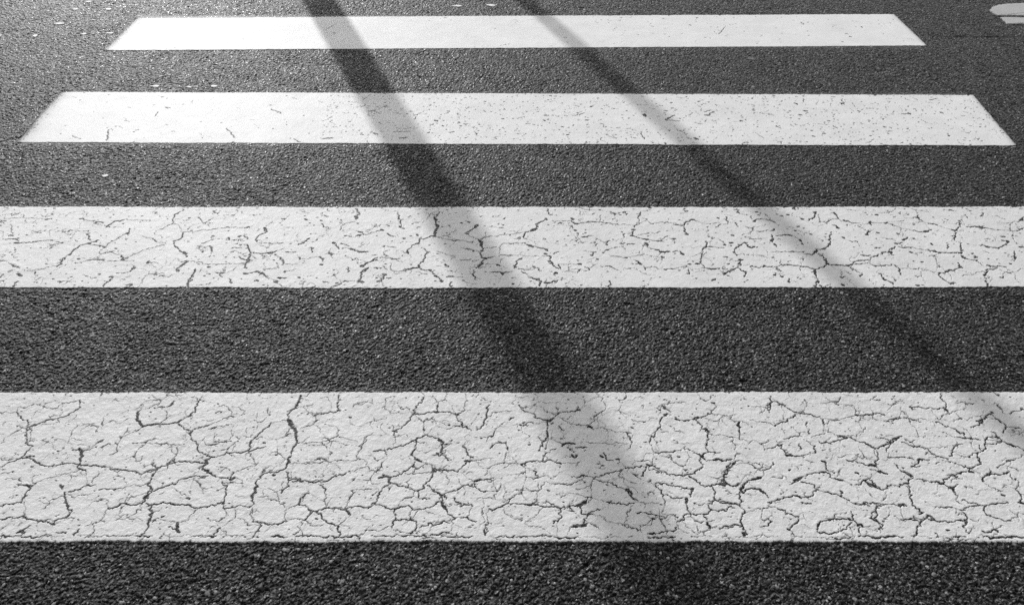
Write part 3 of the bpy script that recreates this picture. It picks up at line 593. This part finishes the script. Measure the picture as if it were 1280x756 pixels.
def stripe(label, front, back, cracks, cell, nfrag, nspeck, fragw, tone, rough, wear_ends=0.0, thick=0.0013, speck_w=1.0, ragged=0.0016, density=None, net=None, fringe=0.0):
    """front / back: three photo points along the near / far edge; mesh of fine cells"""
    fp = [ground(*p) for p in front]; bp = [ground(*p) for p in back]
    (xa, xb) = fp[0][0], fp[2][0]
    (xc, xd) = bp[0][0], bp[2][0]
    x0, x1 = min(xa, xc), max(xb, xd)
    C = int((x1 - x0) / cell) + 1
    D = abs(bp[1][1] - fp[1][1])
    R = int(D / (cell * 1.15)) + 1
    xs = np.linspace(x0, x1, C)
    yf = np.interp(xs, [p[0] for p in fp], [p[1] for p in fp])
    yb = np.interp(xs, [p[0] for p in bp], [p[1] for p in bp])
    # edges drift and are ragged
    n = lambda per, a: a * (smooth_noise(C, per / cell) - 0.5) * 2
    yfr = yf + n(0.25, 0.0022) + n(0.03, ragged) + n(0.006, ragged * 1.2)
    ybr = yb + n(0.25, 0.0022) + n(0.03, ragged) + n(0.006, ragged * 1.2)
    F = np.full((R, C), 9.0)
    for wd, P, wc in cracks:
        Q = wobble(P)
        k = len(Q)
        m = smooth_noise(k, 2.5, 0.5, 1.6)
        if wc == 1: m = m * smooth_noise(k, 6.0, 0.55, 1.4)
        ends = np.minimum(np.arange(k), np.arange(k)[::-1]) / 2.0
        if wc == 3: m = 0.75 + 0.25 * np.clip(ends, 0, 1) + smooth_noise(k, 2.0, -0.2, 0.2)
        else: m *= 0.5 + 0.5 * np.clip(ends, 0, 1)
        stamp(F, xs, yfr, ybr, Q, wd * m)
        if wc < 3:                                          # crumbled spots at the corners of the cracks
            for q in P:
                if random.random() < (0.55 if wc == 2 else 0.25):
                    a = random.uniform(-0.7, 0.7); l = random.uniform(0.001, 0.005); b_ = random.uniform(0.0022, 0.0052)
                    stamp(F, xs, yfr, ybr, [(q[0], q[1]), (q[0] + math.cos(a) * l, q[1] + math.sin(a) * l)], [b_, b_ * .5])
        if wc == 2:                                         # little chips broken off along the crack
            for q in Q[::4]:
                if random.random() < 0.42:
                    a = random.uniform(0, 6.3); l = random.uniform(0.001, 0.004)
                    stamp(F, xs, yfr, ybr, [(q[0], q[1]), (q[0] + math.cos(a) * l, q[1] + math.sin(a) * l)], [0.0045 * random.uniform(.6, 1.2), 0.002])
    def pick():
        while True:
            u = random.random(); v = random.random()
            if density is None or random.random() < density(u): break
        x = x0 + u * (x1 - x0); i = min(C - 1, int(u * C))
        return x, yf[i] + v * (yb[i] - yf[i])
    if net:                                                 # fine net between the main cracks
        size, wmax, bias = net
        tt = np.linspace(0, 1, R)[:, None]
        GX = xs[None, :] + noise2(R, C, 0.02 / cell, 0.02 / cell) * size * 0.16 + noise2(R, C, 0.006 / cell, 0.006 / cell) * size * 0.05
        GY = (yf[None, :] * (1 - tt) + yb[None, :] * tt) + noise2(R, C, 0.02 / cell, 0.02 / cell) * size * 0.16 + noise2(R, C, 0.006 / cell, 0.006 / cell) * size * 0.05
        u = (GX - x0) / size + 2; v = (GY - yf.min()) / size + 2
        ni, nj = int(v.max()) + 4, int(u.max()) + 4
        px = rng.uniform(0.05, 0.95, (ni, nj)); py = rng.uniform(0.05, 0.95, (ni, nj))
        iu = np.floor(u).astype(int); iv = np.floor(v).astype(int)
        D1 = np.full((R, C), 9.0); D2 = np.full((R, C), 9.0)
        for a in (-1, 0, 1):
            for b in (-1, 0, 1):
                ii, jj = np.clip(iv + a, 0, ni - 1), np.clip(iu + b, 0, nj - 1)
                dd = np.hypot(jj + px[ii, jj] - u, ii + py[ii, jj] - v)
                D2 = np.where(dd < D1, D1, np.minimum(D2, dd)); D1 = np.minimum(D1, dd)
        gate = noise2(R, C, 0.035 / cell, 0.035 / cell) + 0.6 * noise2(R, C, 0.010 / cell, 0.010 / cell) + bias
        wn = np.clip(gate, -0.6, 1) * wmax * 1000
        F = np.minimum(F, (D2 - D1) * 0.55 * size * 1000 - wn * 0.5 + np.where(wn < 0, 3.0, 0))
    for _ in range(nfrag):
        x, y = pick()
        ang = random.choice((0, math.pi)) + random.gauss(0, 0.8)
        P = random_walk(x, y, random.randint(2, 9), random.uniform(0.003, 0.008), ang)
        wd = fragw * random.uniform(0.3, 1.5)
        stamp(F, xs, yfr, ybr, P, [wd * random.uniform(0.2, 1.4) for _ in P])
    for _ in range(nspeck):
        x, y = pick()
        s = random.uniform(0.0012, 0.0034) * speck_w * (1.6 if random.random() < .07 else 1)
        a = random.uniform(-0.6, 0.6)
        stamp(F, xs, yfr, ybr, [(x, y), (x + s * math.cos(a), y + s * math.sin(a))], [s, s * .7])
    t = np.linspace(0, 1, R)[:, None]
    X = np.repeat(xs[None, :], R, 0)
    # slanted ends: squeeze columns near the ends onto the end lines
    L = xa + (xc - xa) * t; Rr = xb + (xd - xb) * t
    X = np.clip(X, L + 0 * X, Rr + 0 * X)
    Y = yfr[None, :] * (1 - t) + ybr[None, :] * t
    lowf = noise2(R, C, 0.05 / cell, 0.05 / cell) * 0.0004 + noise2(R, C, 0.012 / cell, 0.012 / cell) * 0.00035 * rough
    Z = thick + lowf
    depth = np.clip((0.6 - F) / 1.6, 0, 1)
    Z = Z - depth * 0.0017
    # curl of the paint lip beside the cracks
    Z += np.exp(-((F - 2.2) / 1.3) ** 2) * 0.0003
    e = np.minimum(t * D, (1 - t) * D) + 0 * X
    e = np.minimum(e, np.minimum(X - L, Rr - X))
    Z -= 0.0009 * np.exp(-e / 0.003)
    wear = 0.12 + 0.10 * noise2(R, C, 0.1 / cell, 0.16 / cell) * 0.4
    wear = wear + 0.34 * np.exp(-np.minimum(t * D, (1 - t) * D) / 0.0035)
    if fringe:
        wear = wear + 0.42 * np.clip(1.4 - t * D / fringe, 0, 1)
    if wear_ends:
        wear = wear + wear_ends * np.exp(-np.clip(X - L, 0, 9) / 0.045) + 0.9 * wear_ends * np.exp(-np.clip(Rr - X, 0, 9) / 0.018)
    # skirt: drop the outer ring below the chippings
    Z[0, :] = Z[-1, :] = -0.0015
    F[:2, :] = F[-2:, :] = np.minimum(F[:2, :], -0.6)
    F[0, :] = F[-1, :] = -5
    Zl = (X <= L + 1e-6) | (X >= Rr - 1e-6)
    inner = np.zeros_like(Zl); 
    Z = np.where(Zl, -0.0015, Z)
    me = grid_mesh("crosswalk_stripe", X, Y, Z, {"crack": F, "wear": wear, "tone": np.full_like(X, tone), "rough": np.full_like(X, rough)})
    o = link("crosswalk_stripe", me, M_PAINT)
    print("stripe verts", X.size)
    return tag(o, label, "crosswalk stripe", "white zebra crossing stripes across the road")


# doubled lip of an older coat along the near edge of the nearest stripe
lip = []
x = 0
while x < 1280:
    l = random.uniform(8, 60); yb_ = 671 + random.uniform(-1.0, 0.6)
    gx, gy = ground_np([x, x + l / 2, x + l], [yb_, yb_ + random.uniform(-.6, .6), yb_ + random.uniform(-.5, .5)])
    lip.append((random.choice((0.001, 0.0025, 0.0035)), np.stack([gx, gy], 1), 1)); x += l + random.uniform(0, 25)

xl0, xr0 = -220, 1500
def endx(y, side):   # the crossing's two end lines, as seen in the photo
    return 20 + 0.9615 * (179 - y) if side < 0 else 1272 - 0.933 * (183 - y)
stripe("nearest broad white stripe with a dense net of dark cracks",
       [(endx(677, -1), 677.5), (640, 679.5), (endx(678, 1), 678.5)], [(endx(490, -1), 490), (640, 490), (endx(489, 1), 489)],
       parse(T1) + lip, 0.0019, 350, 1500, 0.0012, 0.765, 1.5, net=(0.068, 0.0021, 0.25), fringe=0.010)
stripe("second nearest white stripe, cracked in broken thin lines with dark specks",
       [(endx(359, -1), 360), (640, 361), (endx(359, 1), 359)], [(endx(258, -1), 258), (640, 259), (endx(258, 1), 258)],
       parse(T2, 1.35), 0.0024, 120, 900, 0.0013, 0.79, 0.9, net=(0.095, 0.0026, 0.25), speck_w=1.45)
stripe("third white stripe dotted with small dark pits and worn at its left end",
       [(20, 179), (640, 181), (1272, 183)], [(76, 115), (640, 117), (1217, 119)],
       parse(T3, 1.25), 0.0032, 330, 1500, 0.0020, 0.84, 0.5, wear_ends=0.50, speck_w=1.6,
       density=lambda u: 0.12 if u < 0.30 else 0.9)
stripe("farthest and shortest looking white stripe, almost clean and smooth",
       [(128, 64), (640, 61), (1160, 58)], [(170, 23), (640, 20), (1118, 18)],
       parse(T4, 1.3), 0.0042, 60, 170, 0.0022, 0.86, 0.35, wear_ends=0.50, speck_w=1.8,
       density=lambda u: 0.2 if u < 0.4 else 0.9)

# ------------------------------------------------------------------ flat marks on the road
def outline_mesh(name, pts, z_top, z_bot=-0.003, rag=0.002, step=0.01, tone=0.88):
    """thin solid slab of an outline given as ground points, with a ragged edge"""
    P = []
    for a, b in zip(pts, pts[1:] + pts[:1]):
        L = math.hypot(b[0] - a[0], b[1] - a[1]); k = max(1, int(L / step))
        for i in range(k):
            P.append((a[0] + (b[0] - a[0]) * i / k + random.uniform(-rag, rag), a[1] + (b[1] - a[1]) * i / k + random.uniform(-rag, rag)))
    n = len(P); cxm = sum(p[0] for p in P) / n; cym = sum(p[1] for p in P) / n
    v = [(p[0], p[1], z_bot) for p in P] + [(p[0], p[1], z_top - 0.0006) for p in P]
    v += [(cxm + (p[0] - cxm) * 0.93, cym + (p[1] - cym) * 0.93, z_top) for p in P] + [(cxm, cym, z_top)]
    f = []
    for i in range(n):
        j = (i + 1) % n
        f += [(i, j, n + j, n + i), (n + i, n + j, 2 * n + j, 2 * n + i), (2 * n + i, 2 * n + j, 3 * n)]
    me = bpy.data.meshes.new(name); me.from_pydata(v, [], f); me.update()
    for k, val in (("crack", 9.0), ("wear", 0.14), ("tone", tone), ("rough", 0.5)):
        at = me.attributes.new(k, 'FLOAT', 'POINT'); at.data.foreach_set("value", np.full(len(v), val, np.float32))
    return me


# symbol at the right edge: a rounded bar over a bevelled bar
def gp(l): return [ground(u, v) for u, v in l]
root = bpy.data.objects.new("painted_symbol", None); S.collection.objects.link(root)
ox, oy = ground(1262, 18); root.location = (ox, oy, 0)
tag(root, "white painted road symbol with a rounded end, beyond the crossing at the right edge", "road marking")
up = gp([(1237, 13.5), (1240, 10), (1247, 7.5), (1258, 6), (1280, 5), (1330, 4.4), (1400, 4.4), (1400, 20.2), (1280, 20), (1246, 19.8), (1241, 17)])
lo = gp([(1250, 22.6), (1280, 22.8), (1400, 23), (1400, 30.8), (1280, 30.4), (1259, 30.4)])
for nm, pts in (("rounded_bar", up), ("bevelled_bar", lo)):
    me = outline_mesh(nm, [(p[0] - ox, p[1] - oy) for p in pts], 0.0045, rag=0.003, tone=0.50)
    link(nm, me, M_PAINT, root, smooth=False)

# old paint crumbs left on the asphalt
flecks = [(73, 30, 17, 1.6, "long thin white paint fleck on the asphalt left of the farthest stripe"),
          (94, 12, 9, 1.4, "small white fleck at the top left of the road, left one of a pair"),
          (135, 12, 9, 1.6, "small white fleck near the top of the road above the farthest stripe's left corner"),
          (104, 43, 9, 1.5, "short white fleck on the asphalt midway between the left edge and the farthest stripe"),
          (136, 42, 16, 1.3, "narrow white fleck touching the left end of the farthest stripe"),
          (110, 2.5, 9, 1.2, "white fleck at the very top of the road on the left"),
          (44, 45, 6, 2.2, "slanting whitish fleck on the glittering asphalt near the left edge"),
          (193, 108, 12, 1.8, "pale fleck just above the left part of the third stripe"),
          (236, 109, 9, 1.6, "pale fleck above the third stripe, middle one of its row of three"),
          (267, 108, 10, 1.7, "pale fleck above the third stripe, right end of its row of three"),
          (131, 220, 9, 2.4, "bright white fleck alone on the asphalt between second and third stripe at the left"),
          (571, 8, 17, 1.6, "long white fleck beyond the farthest stripe, left one of two near the road's centre"),
          (613, 7, 15, 1.9, "curved white fleck beyond the farthest stripe, right one of two near the centre"),
          (727, 8.5, 9, 1.0, "faint thin fleck beyond the farthest stripe beside the thin shadow"),
          (353, 516 - 144, 3, 1.2, "tiny white crumb on the asphalt between the two nearest stripes at the left"),
          (938, 74, 12, 2.6, "faint grey scuffed fleck on the asphalt below the right part of the farthest stripe")]
for (u, v, wpx, hpx, lab) in flecks:
    gx, gy = ground(u, v)
    ex = abs(ground(u + wpx / 2, v)[0] - gx); ey = abs(ground(u, v - hpx * 0.7)[1] - gy)
    pts = []
    for k in range(9):
        a = k / 9 * 2 * math.pi; rr = random.uniform(0.55, 1.15)
        pts.append((ex * rr * math.cos(a), ey * rr * math.sin(a) + 0.25 * ey * math.sin(2 * a)))
    me = outline_mesh("paint_fleck", pts, 0.0022, rag=0.0006, step=0.004, tone=0.30 if 'faint' in lab else 0.88)
    if "faint" in lab:
        me.attributes["wear"].data.foreach_set("value", np.full(len(me.vertices), 0.50, np.float32))
    o = link("paint_fleck", me, M_PAINT, smooth=False); o.location = (gx, gy, 0)
    tag(o, lab, "paint fleck", "white paint flecks on the asphalt")

# fine joint in the asphalt at upper right
P = [ground(u, v) for u, v in ((1165, 45), (1178, 46.5), (1200, 46), (1222, 46.2), (1242, 45.6), (1262, 46.4), (1285, 46), (1330, 47), (1500, 50))]
P = wobble(P, 0.03, 0.25)
vv = []; ff = []
for i, p in enumerate(P):
    hwid = 0.0028 + random.uniform(-0.0022, 0.0022)
    vv += [(p[0], p[1] - hwid, 0.0014), (p[0], p[1] + hwid, 0.0014)]
    if i: ff.append((2 * i - 2, 2 * i, 2 * i + 1, 2 * i - 1))
me = bpy.data.meshes.new("tar_seam"); me.from_pydata(vv, [], ff); me.update()
tag(link("tar_seam", me, M_TAR), "thin dark seam in the asphalt right of the farthest stripe's corner", "road seam")

# ------------------------------------------------------------------ what casts the shadows (stands beyond the frame)
def ring_tube(path, radii, seg=28):
    v = []; f = []
    for i, (p, r) in enumerate(zip(path, radii)):
        p = Vector(p)
        d = (Vector(path[min(i + 1, len(path) - 1)]) - Vector(path[max(i - 1, 0)])).normalized()
        a = d.orthogonal().normalized() if abs(d.z) < .99 else Vector((1, 0, 0)); a = (a - d * a.dot(d)).normalized(); b = d.cross(a)
        for k in range(seg):
            t = 2 * math.pi * k / seg; v.append(tuple(p + a * r * math.cos(t) + b * r * math.sin(t)))
    for i in range(len(path) - 1):
        for k in range(seg):
            j = (k + 1) % seg; f.append((i * seg + k, i * seg + j, (i + 1) * seg + j, (i + 1) * seg + k))
    f.append(tuple(range(seg))[::-1]); f.append(tuple((len(path) - 1) * seg + k for k in range(seg)))
    return v, f


def mesh_obj(name, v, f, mat, parent=None, smooth=True):
    me = bpy.data.meshes.new(name); me.from_pydata(v, [], f); me.update()
    return link(name, me, mat, parent, smooth)


def box(x0, x1, y0, y1, z0, z1):
    v = [(x, y, z) for z in (z0, z1) for x, y in ((x0, y0), (x1, y0), (x1, y1), (x0, y1))]
    return v, [(3, 2, 1, 0), (4, 5, 6, 7), (0, 1, 5, 4), (1, 2, 6, 5), (2, 3, 7, 6), (3, 0, 4, 7)]


def base_on(p, q, yb_):
    """where the shadow line through ground points p, q meets the far pavement"""
    k = (yb_ - p[1]) / (SUN_DIR2.y)
    return (p[0] + q) + SUN_DIR2.x * k, yb_


PZ = 0.13
mid_a = ground(*((406 + 849) / 2, (23 + 756) / 2)); mid_a = ground(627, 378)
mid_b = ground(950, 258)
bx1, by1 = base_on(mid_a, 0.0, 6.9)
bx2, by2 = base_on(mid_b, 0.0, 7.8)
POLE_R = 0.09
lamp = bpy.data.objects.new("street_lamp", None); S.collection.objects.link(lamp); lamp.location = (bx1, by1, PZ)
tag(lamp, "tall grey street lamp on the far pavement casting the wide shadow", "street lamp")
v, f = ring_tube([(0, 0, 0), (0, 0, .9), (0, 0, .95), (0, 0, 6.4), (0, 0, 8.0)], [POLE_R * 1.18, POLE_R * 1.18, POLE_R, POLE_R, POLE_R * .8])
mesh_obj("pole", v, f, M_METAL, lamp)
v, f = ring_tube([(0, 0, 0), (0, 0, .03), (0, 0, .05)], [.2, .2, .12]); mesh_obj("base_plate", v, f, M_METAL, lamp, False)
v, f = ring_tube([(0, 0, 7.9), (0, .3, 8.25), (0, 1.2, 8.4)], [.05, .045, .04]); mesh_obj("arm", v, f, M_METAL, lamp)
v, f = ring_tube([(0, 1.1, 8.4), (0, 1.2, 8.42), (0, 1.7, 8.42), (0, 1.85, 8.4)], [.05, .13, .13, .04]); mesh_obj("lamp_head", v, f, M_METAL, lamp)
post = bpy.data.objects.new("sign_post", None); S.collection.objects.link(post); post.location = (bx2, by2, PZ)
tag(post, "slim metal post on the far pavement casting the thin shadow", "post")
v, f = ring_tube([(0, 0, 0), (0, 0, 9.0)], [.052, .048]); mesh_obj("pole", v, f, M_METAL, post)
v, f = ring_tube([(0, 0, 0), (0, 0, .03), (0, 0, .05)], [.11, .11, .06]); mesh_obj("base_plate", v, f, M_METAL, post, False)
v, f = ring_tube([(0, 0, 8.98), (0, 0, 9.05)], [.05, .03]); mesh_obj("cap", v, f, M_METAL, post, False)
v, f = box(-60, 60, KERB_Y + .153, 40, -.05, PZ); tag(mesh_obj("pavement", v, f, M_PAVE, None, False), "pale concrete pavement across the road", "pavement", kind="structure")
v, f = box(-60, 60, KERB_Y, KERB_Y + .15, -.05, PZ + .004); tag(mesh_obj("kerb", v, f, M_KERB, None, False), "long stone kerb across the road", "kerb", kind="structure")
